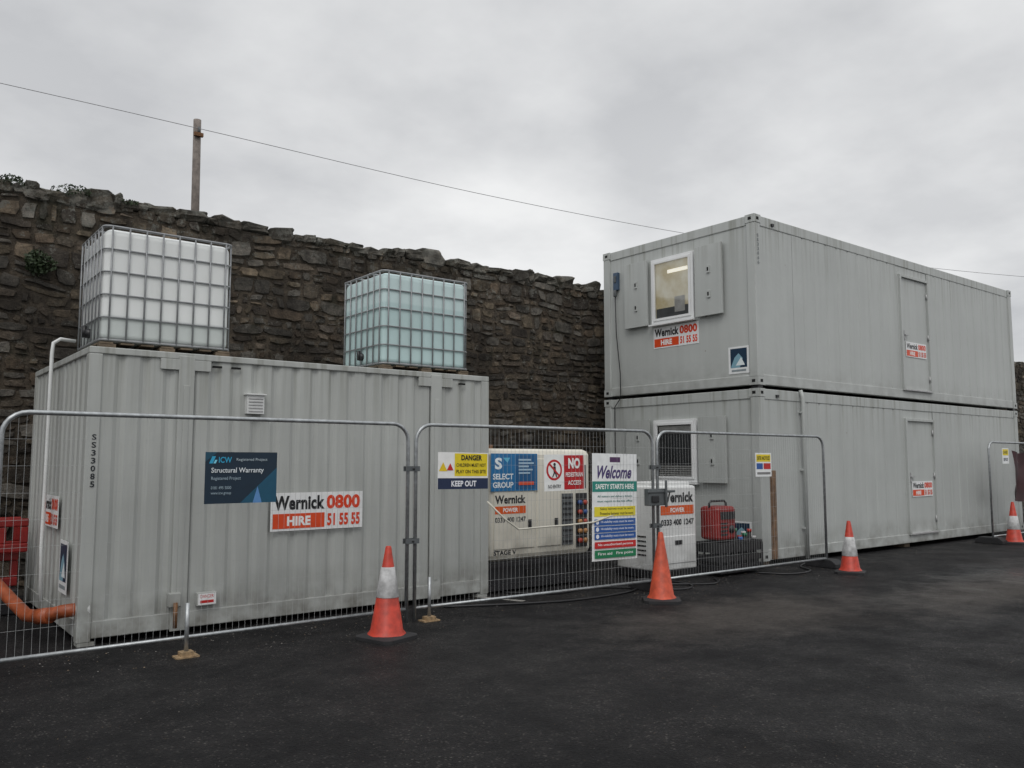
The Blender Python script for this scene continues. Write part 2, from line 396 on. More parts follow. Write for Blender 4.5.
# ---------------------------------------------------------------- IBC tanks
def ibc(x,y,z,mat,label):
    E=empty("water_tank",(x,y,z),label,"water tank","caged water tanks on the container roof")
    W,Dp,Hh=1.2,1.0,1.16
    w=MB()
    for i in range(7): w.box(x+i*.18,x+i*.18+.115,y,y+Dp,z+.055,z+.07,M_pallet)
    for yy in (0,.45,.90): 
        w.box(x,x+W,y+yy,y+yy+.1,z,z+.015,M_pallet)
        for xx in (0,.53,1.06): w.box(x+xx,x+xx+.14,y+yy+.005,y+yy+.095,z+.015,z+.055,M_pallet)
    make("pallet",w,E)
    w=MB(); w.box(x+.012,x+W-.012,y+.012,y+Dp-.012,z+.075,z+Hh-.012,mat)
    o=make("bottle",w,E,bevel=.075); o.modifiers["b"].segments=6; o.data.polygons.foreach_set("use_smooth",[True]*len(o.data.polygons)); o.modifiers["b"].harden_normals=True
    w=MB(); w.lathe([(0.0,.05),(.10,.05),(.11,.035),(.11,0)],(x+W/2,y+Dp/2,z+Hh-.02),M_black); make("lid",w,E)
    w=MB(); r=.0085
    def ring(zz,rr=r):
        p=[];q=.07
        for cx,cy,st in ((x+W-q,y+Dp-q,0),(x+q,y+Dp-q,90),(x+q,y+q,180),(x+W-q,y+q,270)):
            for i in range(5):
                t=math.radians(st+22.5*i); p.append((cx+q*math.cos(t),cy+q*math.sin(t),zz))
        w.tube(p,rr,M_cage,6,True)
    zs=[z+.09+i*(Hh-.09)/5.0 for i in range(6)]
    for i,zz in enumerate(zs): ring(zz,.012 if i in(0,5) else r)
    for i in range(8):
        xx=x+.07+i*(W-.14)/7
        for yy in (y-.004,y+Dp+.004): w.tube([(xx,yy,z+.08),(xx,yy,z+Hh)],r,M_cage,6)
    for i in range(7):
        yy=y+.07+i*(Dp-.14)/6
        for xx in (x-.004,x+W+.004): w.tube([(xx,yy,z+.08),(xx,yy,z+Hh)],r,M_cage,6)
    for yy in (y+.33,y+.67): w.tube([(x,yy,z+Hh+.012),(x+W,yy,z+Hh+.012)],.010,M_cage,6)
    make("cage",w,E)
    w=MB(); w.cyl((x-.03,y+.5,z+.20),(x+.05,y+.5,z+.20),.045,M_black); w.cyl((x-.035,y+.5,z+.16),(x-.035,y+.5,z+.27),.02,M_black)
    make("outlet_valve",w,E)
zt=Z1+.035
for xx in (1.75,2.70,4.7,5.66):
    w=MB(); w.box(xx,xx+.09,8.2,9.4,Z1-.02,Z1+.035,M_pallet); make("timber_bearer",w,C)
ibc(1.72,8.28,zt,bottle_mat("white_translucent_bottle",(.80,.82,.81),(.56,.60,.585),zt+.32),"white plastic water tank in galvanised cage, part filled")
ibc(4.66,8.28,zt,bottle_mat("bluegreen_translucent_bottle",(.60,.74,.74),(.50,.65,.65),zt+.80),"pale blue-green plastic water tank in galvanised cage")

# ---------------------------------------------------------------- stone wall
Wl=empty("stone_wall",(12,11.2,0),"tall dark brown rubble stone wall with mossy uneven top","wall")
w=MB(); w.box(-5,38,11.216,11.85,0,4.74,M_mortar); make("mortar_core",w,Wl)
vs=[];fs=[];cols=[]
PAL=[(.19,.16,.12),(.13,.112,.09),(.21,.175,.14),(.105,.092,.08),(.24,.195,.145),(.18,.17,.152),(.09,.077,.065),(.165,.13,.098),(.23,.217,.195),(.15,.14,.125)]
def warp(x,z): return .10*noise.noise(Vector((x*.45,z*.5,3)))+.05*noise.noise(Vector((x*1.5,z*1.2,9)))
def stone(x0,x1,z0,z1,prot,yb=11.2,kk=1.):
    nx=max(3,min(9,int((x1-x0)/.06))); nz=4 if z1-z0>.12 else 3
    o=len(vs); c=random.choice(PAL); k=U(.5,1.3)*kk; c=(c[0]*k,c[1]*k,c[2]*k,1)
    tx,tz=U(-.012,.012),U(-.012,.012); sd=U(0,99)
    sk=U(-.022,.022); sk2=U(-.018,.018)
    for b_ in range(nz+1):
        for a_ in range(nx+1):
            u=a_/nx; v=b_/nz; edge=(a_ in(0,nx)) or (b_ in(0,nz))
            x=x0+(x1-x0)*u; z=z0+(z1-z0)*v
            if not edge:
                if a_==1: x=x0+.014
                if a_==nx-1: x=x1-.014
                if b_==1: z=z0+.012
                if b_==nz-1: z=z1-.012
            n1=noise.noise(Vector((x*8,z*8,sd))); n2=noise.noise(Vector((x*8,z*8,sd+20)))
            x+=n1*.026+sk*(v-.5)*2; z+=n2*.022+sk2*(u-.5)*2
            if (a_ in(0,1,nx-1,nx)) and (b_ in (0,1,nz-1,nz)):
                e=.017; x+=(e if a_<=1 else -e); z+=(e*.7 if b_<=1 else -e*.7)
            d=0 if edge else prot+tx*(u-.5)*2+tz*(v-.5)*2+noise.noise(Vector((x*7,z*9,sd+5)))*.014
            y=yb+.028 if edge else yb-d
            vs.append((x,y,z+warp(x,z)))
    for b_ in range(nz):
        for a_ in range(nx):
            i=o+b_*(nx+1)+a_; fs.append((i,i+1,i+nx+2,i+nx+1)); cols.append(c)
z=-.05
while z<4.70:
    h=U(.09,.23)
    top=z>4.2
    x=-4+U(0,.3)
    while x<37:
        ww=U(.10,.28)+ (U(0,.28) if R()<.4 else 0)
        if 12.5<x<19.3: ww=.8
        g_=U(.004,.012); kk=U(1.0,1.6) if top else 1.
        if h>.15 and R()<.4:
            sp_=U(.35,.65)*h; stone(x+g_,x+ww-g_,z+.005,z+sp_-.005,U(-.004,.016))
            if R()<.45 and ww>.28:
                q=ww*U(.35,.65); stone(x+g_,x+q-g_,z+sp_+.005,z+h-.005,U(-.004,.016)); stone(x+q+g_,x+ww-g_,z+sp_+.005,z+h-.005,U(-.004,.016))
            else: stone(x+g_,x+ww-g_,z+sp_+.005,z+h-.005,U(-.004,.016))
        else: stone(x+g_,x+ww-g_,z+.005,z+h-.005,U(-.004,.022),kk=kk)
        x+=ww
    z+=h
me=bpy.data.meshes.new("stonework"); ox,oy,oz=12,11.2,0
me.from_pydata([(a-ox,b_-oy,c-oz) for a,b_,c in vs],[],fs); me.materials.append(M_stone)
ca=me.color_attributes.new("Col","FLOAT_COLOR","CORNER"); k=0; flat=[]
for c in cols: flat+=list(c)*4
ca.data.foreach_set("color",flat)
me.polygons.foreach_set("use_smooth",[False]*len(fs))
o=bpy.data.objects.new("stonework",me); COL.objects.link(o); o.parent=Wl
# coping
vs=[];fs=[];cols=[]
x=-4
while x<37:
    ww=U(.12,.42); hh_=U(.08,.17) if R()<.7 else U(.17,.28); c=random.choice([(.20,.18,.15),(.27,.26,.23),(.15,.14,.12),(.32,.31,.28),(.12,.11,.09)]); k=U(.8,1.25); c=(c[0]*k,c[1]*k,c[2]*k,1)
    o_=len(vs); n=14; m_=8; sd=U(0,99); tilt=U(-.25,.25)
    zb=4.67+.06*noise.noise(Vector((x*.5,1,1)))+U(-.03,.03)
    for a_ in range(m_+1):
        ph=math.pi*a_/m_
        for b_ in range(n):
            th=2*math.pi*b_/n
            px=math.copysign(abs(math.cos(th))**.42,math.cos(th))*math.sin(ph)**.38 if 0<a_<m_ else 0
            py=math.copysign(abs(math.sin(th))**.42,math.sin(th))*math.sin(ph)**.38 if 0<a_<m_ else 0
            pz=-math.copysign(abs(math.cos(ph))**.5,math.cos(ph))
            q=1+.24*noise.noise(Vector((px*1.4,py*1.4+sd,pz*1.4)))+.12*noise.noise(Vector((px*4,py*4+sd,pz*4)))
            zz=pz*hh_*.64*q; vs.append((x+ww/2+px*ww*.56*q+tilt*zz,11.50+py*.33*q,zb+.12+zz+px*tilt*.06))
    for a_ in range(m_):
        for b_ in range(n): fs.append((o_+a_*n+b_,o_+a_*n+(b_+1)%n,o_+(a_+1)*n+(b_+1)%n,o_+(a_+1)*n+b_)); cols.append(c)
    x+=ww*.94
me=bpy.data.meshes.new("coping"); me.from_pydata([(a-ox,b_-oy,c-oz) for a,b_,c in vs],[],fs); me.materials.append(M_stone)
ca=me.color_attributes.new("Col","FLOAT_COLOR","CORNER"); flat=[]
for c in cols: flat+=list(c)*4
ca.data.foreach_set("color",flat); me.polygons.foreach_set("use_smooth",[False]*len(fs))
o=bpy.data.objects.new("coping",me); COL.objects.link(o); o.parent=Wl

def plant(c,r,n,ls,mat,label):
    w=MB()
    for i in range(n):
        t=U(0,6.283); q=math.sqrt(R())*(.75+.25*math.sin(3*t+c[0]*9)); zz=U(-1,1)*(1-q*.7)
        p=Vector((c[0]+math.cos(t)*q*r[0],c[1]+math.sin(t)*q*r[1],c[2]+zz*r[2])); s=ls*U(.5,1.2)
        a=Vector((U(-1,1),U(-1,1),U(-1,1))).normalized(); b_=a.cross(Vector((U(-1,1),U(-1,1),U(-1,1)))).normalized()
        w.add([p-a*s,p+b_*s*.5,p+a*s,p-b_*s*.5],[(0,1,2,3)],mat)
    make("wall_plant",w,origin=c,label=label,cat="plant",group="plants growing on the stone wall")
plant((1.60,11.12,3.90),(.20,.12,.17),620,.03,M_leafd,"dark green ivy clump growing from the stone wall")
for (xx,s,zz) in ((1.28,.12,4.86),(1.98,.14,4.87),(2.6,.07,4.84)):
    plant((xx,11.22,zz),(s*2,.12,s*.7),int(3500*s),.02,M_leafd,"small weeds growing along the top of the stone wall")

# ---------------------------------------------------------------- pole and wire
w=MB(); w.tube([(5.56,18,0),(5.53,18,4),(5.50,18,7),(5.48,18,8.95)],[.11,.10,.085,.08],M_pole,12)
Pl=make("utility_pole",w,origin=(5.56,18,0),label="weathered wooden utility pole standing behind the stone wall",cat="utility pole")
w=MB(); w.box(5.39,5.58,17.86,17.93,8.55,8.63,M_rust); make("crosspiece",w,Pl)
w=MB(); w.cyl((5.49,17.89,8.62),(5.49,17.89,8.76),.025,M_cabgrey); make("insulator",w,Pl)
w=MB(); pts=[]
K=[(-9,22.0,10.1),(1.88,18.87,9.06),(5.49,17.88,8.72),(12,16.6,8.28),(18.6,15.3,8.08),(25,13.5,7.95),(32,11.4,8.0),(45,8,8.6)]
for i in range(len(K)-1):
    p0=Vector(K[max(i-1,0)]);p1=Vector(K[i]);p2=Vector(K[i+1]);p3=Vector(K[min(i+2,len(K)-1)])
    for s in range(8):
        t=s/8; pts.append(.5*((2*p1)+(p2-p0)*t+(2*p0-5*p1+4*p2-p3)*t*t+(3*p1-p0-3*p2+p3)*t**3))
pts.append(Vector(K[-1])); w.tube(pts,.007,plain("grey_cable",(.26,.26,.27),.5),5); make("overhead_cable",w,label="thin grey overhead cable sloping down from the pole",cat="cable")

# ---------------------------------------------------------------- cabins
CX0,CX1,CY0,CY1=10.6,20.05,7.46,10.72
def cabin(zb,zt,mat,label,upper):
    E=empty("site_cabin",(CX0,CY0,zb),label,"site cabin","stacked grey site cabins")
    w=MB(); q=.15
    for (x,y) in ((CX0,CY0),(CX1-q,CY0),(CX0,CY1-q),(CX1-q,CY1-q)): w.box(x,x+q,y,y+q,zb+.12,zt-.12,mat)
    w.box(CX0+.16,CX1-.16,CY0+.015,CY0+.13,zt-.16,zt,mat); w.box(CX0+.16,CX1-.16,CY0+.015,CY0+.13,zb,zb+.16,mat)
    w.box(CX0+.015,CX0+.13,CY0+.16,CY1-.16,zt-.15,zt,mat); w.box(CX0+.015,CX0+.13,CY0+.16,CY1-.16,zb,zb+.15,mat)
    w.box(CX0+.16,CX1-.16,CY1-.13,CY1-.015,zt-.16,zt,mat); w.box(CX0+.16,CX1-.16,CY1-.13,CY1-.015,zb,zb+.16,mat)
    w.box(CX1-.13,CX1-.015,CY0+.16,CY1-.16,zt-.15,zt,mat); w.box(CX1-.13,CX1-.015,CY0+.16,CY1-.16,zb,zb+.15,mat)
    make("frame",w,E,bevel=.01)
    for x in (CX0-.006,CX1-.165):
        for y in (CY0-.006,CY1-.165):
            for z in (zb-.004,zt-.12):
                w=MB(); w.box(x,x+.17,y,y+.17,z,z+.124,mat)
                w.box(x-.002,x+.002,y+.055,y+.115,z+.04,z+.085,M_hole); w.box(x+.055,x+.115,y-.002,y+.002,z+.04,z+.085,M_hole)
                make("corner_casting",w,E)
    w=MB(); w.box(CX0+.03,CX0+.05,CY0+.15,CY1-.15,zb+.15,zt-.15,mat)
    make("end_wall",w,E)
    w=MB(); w.box(CX1-.05,CX1-.03,CY0+.15,CY1-.15,zb+.15,zt-.15,mat); make("end_wall",w,E)
    w=MB(); w.box(CX0+.15,11.62,CY0+.026,CY0+.05,zb+.16,zt-.16,mat); corr(w,'x',CY0+.024,11.62,15.02,zb+.16,zt-.16,.34,.008,mat,1,(.80,.86,.94)); corr(w,'x',CY0+.024,16.14,CX1-.15,zb+.16,zt-.16,.34,.008,mat,1,(.80,.86,.94))
    w.box(15.02,16.14,CY0+.03,CY0+.05,zt-.34,zt-.16,mat)
    make("side_wall",w,E)
    w=MB(); w.box(CX0+.15,CX1-.15,CY1-.05,CY1-.03,zb+.16,zt-.16,mat); make("side_wall",w,E)
    w=MB(); w.box(CX0+.1,CX1-.1,CY0+.1,CY1-.1,zt-.05,zt-.015,mat); make("roof",w,E)
    w=MB(); w.box(CX0+.1,CX1-.1,CY0+.1,CY1-.1,zb+.05,zb+.09,M_black); make("floor",w,E)
    d0,d1=15.08,16.08; z0=zb+.14; z1=zt-.36
    w=MB(); w.box(d0-.06,d0,CY0-.02,CY0+.06,z0,z1+.05,mat); w.box(d1,d1+.06,CY0-.02,CY0+.06,z0,z1+.05,mat); w.box(d0,d1,CY0-.02,CY0+.06,z1,z1+.05,mat)
    w.box(d0,d1,CY0+.02,CY0+.05,z0,z1,mat)
    w.box(d0+.0,d1,CY0-.03,CY0+.02,z0-.0,z0+.03,M_alu)
    Dd=make("door",w,E,bevel=.004)
    w=MB(); w.box(d0+.06,d0+.10,CY0+.0,CY0+.02,z0+.95,z0+1.12,M_alu); w.box(d0+.06,d0+.18,CY0-.025,CY0,z0+1.03,z0+1.05,M_alu); make("handle",w,Dd)
    for zz in (z0+.2,z0+1.0,z0+1.8):
        w=MB(); w.cyl((d1-.01,CY0+.005,zz),(d1-.01,CY0+.005,zz+.11),.012,M_alu); make("hinge",w,Dd)
    a0,a1=8.64,9.55; z0,z1=(3.86,4.98) if upper else (1.21,2.23)
    xf=CX0-.02
    w=MB(); t=.05
    w.box(xf,CX0+.03,a0,a0+t,z0,z1,M_upvc); w.box(xf,CX0+.03,a1-t,a1,z0,z1,M_upvc); w.box(xf,CX0+.03,a0+t,a1-t,z0,z0+t,M_upvc); w.box(xf,CX0+.03,a0+t,a1-t,z1-t,z1,M_upvc)
    w.box(xf-.02,xf+.02,a0+.052,a0+.09,z0+.052,z1-.052,M_upvc); w.box(xf-.02,xf+.02,a1-.09,a1-.052,z0+.052,z1-.052,M_upvc)
    w.box(xf-.02,xf+.02,a0+.09,a1-.09,z0+.052,z0+.09,M_upvc); w.box(xf-.02,xf+.02,a0+.09,a1-.09,z1-.09,z1-.052,M_upvc)
    w.box(CX0+.018,CX0+.028,a0+.04,a1-.04,z0+.04,z1-.04,M_shade if upper else M_idark)
    if upper:
        w.box(CX0+.010,CX0+.016,a0+.14,a1-.34,z1-.28,z1-.22,M_lampp); w.box(CX0+.01,CX0+.016,a0+.09,a1-.09,z0+.09,z0+.26,M_cabgrey); w.box(CX0+.006,CX0+.0085,a0+.2,a0+.42,z0+.16,z0+.42,M_slat)
    else:
        for i in range(5): w.box(CX0+.004,CX0+.016,a0+.10,a1-.10,z0+.10+i*.035,z0+.125+i*.035,M_slat)
        w.box(CX0+.006,CX0+.014,a0+.10,a1-.10,z1-.20,z1-.10,M_slat)
    Wn=make("window",w,E,bevel=.004)
    w=MB(); w.add([(xf,a0+.088,z0+.088),(xf,a1-.088,z0+.088),(xf,a1-.088,z1-.088),(xf,a0+.088,z1-.088)],[(0,3,2,1)],M_glass); make("pane",w,Wn)
    w=MB(); w.box(xf-.06,CX0+.03,a0-.02,a1+.02,z0-.03,z0-.003,M_upvc); make("sill",w,Wn)
    for (s0,s1) in ((8.05,8.58),(9.62,10.15)):
        w=MB(); w.box(CX0-.055,CX0-.015,s0,s1,z0+.0,z1+.02,mat); w.box(CX0-.015,CX0+.03,s0+.2,s0+.24,z0+.1,z1-.1,mat)
        for zz in (z0+.28,z0+.68):
            w.box(CX0-.075,CX0-.055,s0+.22,s0+.28,zz,zz+.12,mat); w.box(CX0-.079,CX0-.075,s0+.235,s0+.265,zz+.03,zz+.09,M_hole)
        make("shutter",w,E,bevel=.006)
    w=MB()
    w.box(CX0+.45,CX0+.51,CY0-.01,CY0+.015,zt-.12,zt-.08,M_black)
    make("bolt_plate",w,E)
    return E
U_=cabin(2.70,5.32,M_cabU,"upper grey steel site cabin stacked on another cabin",True)
L_=cabin(.08,2.64,M_cabL,"lower grey steel site cabin standing on the asphalt",False)
w=MB(); w.tube([(11.70,CY0-.035,.05),(11.70,CY0-.035,2.55),(11.70,CY0+.0,2.66)],.032,M_cabL,10)
for zz in (.5,1.4,2.3): w.box(11.655,11.745,CY0-.04,CY0+.03,zz,zz+.03,M_cabL)
make("downpipe",w,L_)
it=[]
for i,ch in enumerate("SS33066"): it.append(('t',ch,0,.42-i*.07,.04,.47-i*.07,'6a7074',.01))
lettering('front',(10.66,CY0-.004,4.55),it,U_)
for (x,y) in ((CX0+.1,CY0+.1),(15,CY0+.1),(CX1-.3,CY0+.1),(CX0+.1,CY1-.3),(15,CY1-.3),(CX1-.3,CY1-.3)):
    w=MB(); w.box(x,x+.2,y,y+.2,0,.076,M_pallet); make("timber_block",w,label="timber packing block under the lower cabin",cat="timber block",origin=(x,y,0),group="timber blocks under the cabins",bevel=.006)
for x in (CX0+.02,CX1-.16):
    for y in (CY0+.02,CY1-.16):
        w=MB(); w.box(x,x+.12,y,y+.12,2.636,2.70,M_black); make("stacking_lock",w,U_)
S="white and orange hire company sign on the grey cabin"
sign("sign_board",'end',(CX0+.028,9.55,3.45),.97,.36,'e9eaea',wernick(.97,.36),S)
sign("notice",'end',(CX0+.028,8.01,2.89),.38,.42,'e8eaea',sticker(.38,.42),"white and navy sticker on the upper cabin end")
sign("notice",'end',(CX0+.028,8.02,.30),.36,.34,'e8eaea',sticker(.36,.34),"white and navy sticker on the lower cabin end")
sign("sign_board",'front',(15.20,CY0+.012,3.48),.78,.28,'e9eaea',wernick(.78,.28),"small hire company sign on the upper cabin door")
sign("sign_board",'front',(15.20,CY0+.012,.90),.78,.28,'e9eaea',wernick(.78,.28),"small hire company sign on the lower cabin door")
w=MB(); w.box(CX0-.03,CX0+.03,10.34,10.45,4.60,4.92,M_blue); w.cyl((CX0-.03,10.40,4.48),(CX0-.03,10.40,4.60),.03,M_cabgrey); w.box(CX0-.045,CX0-.03,10.37,10.42,4.74,4.86,M_cabgrey)
make("power_inlet",w,U_,bevel=.006)
w=MB(); w.tube([(CX0-.03,10.40,4.50),(CX0-.03,10.38,3.8),(CX0-.025,10.30,3.1),(CX0-.03,10.29,2.66),(CX0-.05,10.42,2.5),(CX0-.03,10.44,1.8),(CX0-.04,10.40,.8),(CX0-.2,10.3,.02)],.009,M_black,6)
make("power_cable",w,label="black power cable hanging down the cabin ends",cat="cable")

# ---------------------------------------------------------------- fence
def fence(p,q,label):
    p=Vector((p[0],p[1],0));q=Vector((q[0],q[1],0)); d=(q-p); L=d.length; d.normalize(); zb,zt=.10,1.91
    E=empty("mesh_fence",tuple(p),label,"fence","temporary mesh fence panels")
    P_=lambda s,z,o=0.: (p.x+d.x*s+d.y*o,p.y+d.y*s-d.x*o,z)
    w=MB(); r=.17; path=[P_(0,0.0)]
    path.append(P_(0,zt-r))
    for i in range(1,7):
        t=math.radians(15*i); path.append(P_(r-r*math.cos(t),zt-r+r*math.sin(t)))
    for i in range(0,7):
        t=math.radians(90-15*i); path.append(P_(L-r+r*math.cos(t),zt-r+r*math.sin(t)))
    path.append(P_(L,0.0)); w.tube(path,.019,M_galv,10)
    w.tube([P_(.0,zb+.03),P_(L,zb+.03)],.016,M_galv,8)
    make("frame",w,E)
    w=MB(); n=int(L/.052); wr=.0012; ph=R()*9
    for i in range(1,n):
        s=L*i/n; e=min(s,L-s); zz=zt if e>r else zt-r+math.sqrt(max(0,r*r-(r-e)**2))
        a=P_(s,zb+.03); b_=P_(s,zz); bow=.010*math.sin(i*.3+ph)
        w.tube([a,P_(s+.006*math.sin(i*.45+ph),(zb+zz)/2,bow),b_],wr,M_wire,4,smooth=False)
    for i in range(1,9):
        z=zb+.03+(zt-zb-.03)*i/9; w.tube([P_(.02,z,.004),P_(L*.5,z-.012*math.sin(i*2+ph),.004),P_(L-.02,z,.004)],wr,M_wire,4,smooth=False)
    make("wire_mesh",w,E)
    return E
LB="galvanised temporary mesh fence panel with rounded top corners"
fence((.84,7.05),(4.27,7.05),LB); fence((4.36,7.05),(7.60,6.88),LB); fence((7.68,6.88),(11.3,6.86),LB); fence((17.0,6.86),(20.4,6.84),LB); fence((-2.7,7.1),(.74,7.06),LB)
def clip(x,y,z):
    w=MB(); w.box(x-.075,x+.075,y-.032,y-.024,z,z+.05,M_cabgrey); w.box(x-.075,x+.075,y+.024,y+.032,z,z+.05,M_cabgrey); w.cyl((x,y-.05,z+.025),(x,y+.05,z+.025),.010,M_black,8)
    make("fence_clamp",w,origin=(x,y,z),label="steel clamp joining two mesh fence panels",cat="fence clamp",group="fence clamps")
for z in (.75,1.45): clip(4.315,7.05,z); clip(7.64,6.88,z)
def foot(x,y,l=.62):
    w=MB(); s=.11
    prof=[(-l/2,0),(l/2,0),(l/2,.06),(l/2-.08,.12),(-l/2+.08,.12),(-l/2,.06)]
    vs=[(x-s,y+a,b_) for a,b_ in prof]+[(x+s,y+a,b_) for a,b_ in prof]; n=6
    w.add(vs,[tuple(range(n))[::-1],tuple(range(n,2*n))]+[(i,(i+1)%n,n+(i+1)%n,n+i) for i in range(n)],M_dark)
    make("rubber_block",w,origin=(x,y,0),bevel=.01,label="black rubber block holding up the fence posts",cat="rubber block",group="rubber blocks under the fence")
for (x,y) in ((11.33,6.92),(17.0,6.9),(7.64,7.0)): foot(x,y,.5)
for (x,y) in ((2.17,6.93),(4.5,7.0)):
    w=MB(); w.box(x-.09,x+.09,y-.06,y+.06,.0,.012,M_yrust); w.box(x-.05,x+.05,y-.045,y+.045,.012,.045,M_yrust)
    w.cyl((x,y,.04),(x,y,.42),.017,M_galv,10)
    make("steel_prop",w,origin=(x,y,0),label="short steel prop on a rusty foot plate by the fence",cat="prop",group="fence props")

# signs on fence
def tri(cx,cy,s,c): return ('p',[(cx-s,cy-s*.8),(cx+s,cy-s*.8),(cx,cy+s)],c)
w_,h_=.62,.43
sign("sign_board",'front',(2.30,7.02,1.195),w_,h_,'10283a',[('p',[(.30,0),(.62,0),(.62,.3)],'16506a'),('p',[(.41,.0),(.49,.0),(.45,.14)],'5a8ac0'),('p',[(0,.43),(.0,.35),(.10,.43)],'164a60'),
  ('p',[(.03,.335),(.06,.335),(.085,.395),(.055,.395)],'2fa0c8'),('p',[(.065,.335),(.085,.335),(.098,.365),(.08,.365)],'7fd0e8'),
  ('t',"ICW",.11,.34,.22,.39,'2fa0c8',.02),('t',"Registered Project",.26,.35,.53,.38,'b8c8d0'),('t',"Structural Warranty",.05,.245,.50,.30,'dfe6ea',.012),('t',"Registered Project",.05,.19,.30,.225,'a0b4c0'),
  ('t',"0181 495 5000",.05,.12,.22,.145,'a0b4c0'),('t',"www.icw.group",.05,.07,.22,.1,'a0b4c0')],"dark navy structural warranty board tied to the fence")
w_,h_=.62,.37
sign("sign_board",'front',(4.58,6.995,1.27),w_,h_,'f0f0ee',[('r',.20,.13,.61,.36,'e8d020'),('r',0,0,.62,.11,'1e2c4c'),tri(.06,.22,.05,'e8c820'),tri(.145,.22,.04,'c8201c'),('t',"DANGER",.28,.29,.54,.345,'15151a',.04),
  ('t',"CHILDREN MUST NOT",.22,.225,.59,.26,'15151a',.01),('t',"PLAY ON THIS SITE",.22,.16,.59,.195,'15151a',.01),('t',"KEEP OUT",.16,.025,.47,.085,'e8eaf0',.04)],"yellow, white and navy danger keep out sign on fence",roll=-.01)
w_,h_=.60,.40
sign("sign_board",'front',(5.94,6.955,1.22),w_,h_,'eef0ee',[('r',.29,.01,.59,.39,'b8141c'),('c',.145,.23,.115,'c01820'),('c',.145,.23,.09,'eef0ee'),('c',.15,.29,.018,'15151a'),('p',[(.13,.27),(.165,.27),(.17,.2),(.135,.2)],'15151a'),
  ('p',[(.135,.2),(.155,.2),(.125,.15),(.11,.15)],'15151a'),('p',[(.15,.2),(.17,.2),(.185,.15),(.17,.15)],'15151a'),('p',[(.06,.295),(.075,.31),(.23,.165),(.215,.15)],'c01820'),('t',"NO",.35,.24,.53,.36,'f0f0ee',.05),
  ('t',"PEDESTRIAN",.31,.15,.57,.20,'f0f0ee',.02),('t',"ACCESS",.34,.06,.54,.11,'f0f0ee',.02),('t',"NO ENTRY",.05,.03,.24,.07,'15151a',.01)],"white and red no pedestrian access sign on fence",roll=.012)
w_,h_=.73,1.22
it=[('r',.28,1.12,.45,1.18,'503058'),('t',"Welcome",.08,.93,.64,1.08,'4a3a70',.03,.35),('r',0,.78,.73,.90,'28887c'),('t',"SAFETY STARTS HERE",.05,.81,.68,.87,'f0f4f0',.03)]
y=.74
for t in ("All visitors and delivery drivers","must report to the site office"): it.append(('t',t,.08,y-.03,.65,y,'24706a',.01)); y-=.055
it+=[('r',.03,.50,.70,.61,'e8d838'),('t',"Safety helmets must be worn",.12,.565,.66,.60,'202020',.01),('t',"Protective footwear must be worn",.12,.515,.66,.55,'202020',.01)]
y=.47
for c in ('2858a0','2858a0','2858a0'): it+= [('r',.03,y-.07,.70,y,c),('c',.075,y-.035,.025,'e8ecf4'),('t',"Hi-visibility vests must be worn",.13,y-.052,.66,y-.018,'e8ecf4',.01)]; y-=.08
it+=[('r',.03,.14,.70,.215,'c02828'),('t',"No unauthorised persons",.08,.16,.65,.195,'f0f0f0',.01),('r',.03,.03,.70,.12,'1c7a50'),('t',"First aid   Fire point",.08,.055,.65,.095,'f0f0f0',.01)]
sign("sign_board",'front',(6.61,6.915,.42),w_,h_,'eef0f0',it,"tall white site welcome board with coloured safety notices",roll=-.012)
sign("notice",'front',(9.60,6.84,1.34),.36,.32,'eef0f0',[('r',.02,.20,.34,.30,'e8d020'),('r',.02,.10,.16,.18,'2858a0'),('r',.18,.10,.34,.18,'c02828'),('t',"SITE NOTICE",.04,.225,.32,.275,'15151a',.02),('r',.03,.03,.33,.06,'808080')],"small yellow, blue and white notice on fence")
sign("notice",'front',(17.50,6.82,1.50),.30,.30,'eef0f0',[('r',.02,.16,.28,.28,'e8d020'),('t',"DANGER",.05,.19,.25,.25,'15151a',.02),('t',"KEEP OUT",.05,.05,.25,.11,'1e2c4c',.02)],"small yellow and white notice on far fence")
w=MB(); w.box(7.42,7.72,6.78,6.86,1.02,1.22,M_cabgrey); w.box(7.40,7.88,6.77,6.79,1.17,1.20,M_cabgrey); w.box(7.46,7.58,6.76,6.78,1.06,1.14,M_black); w.cyl((7.7,6.76,1.0),(7.7,6.76,1.32),.016,M_cabgrey)
make("gate_lock",w,bevel=.008,origin=(7.6,6.8,1.0),label="dark grey metal lock box clamped across the fence joint",cat="lock")
w=MB(); w.box(10.03,10.13,6.88,6.92,.20,1.42,M_wood); make("timber_plank",w,bevel=.006,origin=(10.08,6.9,.2),label="upright brown timber plank tied behind the fence",cat="plank")
w=MB(); K=[(5.2,7.0,1.13),(5.4,6.97,.95),(5.58,6.95,.83),(5.9,6.93,.84),(6.3,6.93,.845),(6.62,6.9,.86),(7.3,6.93,1.0)]
w.tube(K,.010,M_rope,6); make("rope",w,label="pale rope looped loosely along the fence",cat="rope")
def ccable(K,r,label):
    w=MB(); pts=[]
    for i in range(len(K)-1):
        p0=Vector(K[max(i-1,0)]);p1=Vector(K[i]);p2=Vector(K[i+1]);p3=Vector(K[min(i+2,len(K)-1)])
        for s in range(6):
            t=s/6; pts.append(.5*((2*p1)+(p2-p0)*t+(2*p0-5*p1+4*p2-p3)*t*t+(3*p1-p0-3*p2+p3)*t**3))
    pts.append(Vector(K[-1])); w.tube(pts,r,M_black,6); make("ground_cable",w,label=label,cat="cable",group="black cables lying on the ground")
ccable([(5.0,7.5,.013),(6.2,7.0,.013),(7.2,6.98,.013),(7.9,7.2,.013),(8.6,6.8,.013),(9.0,7.1,.013)],.012,"black cable lying on the asphalt by the fence")
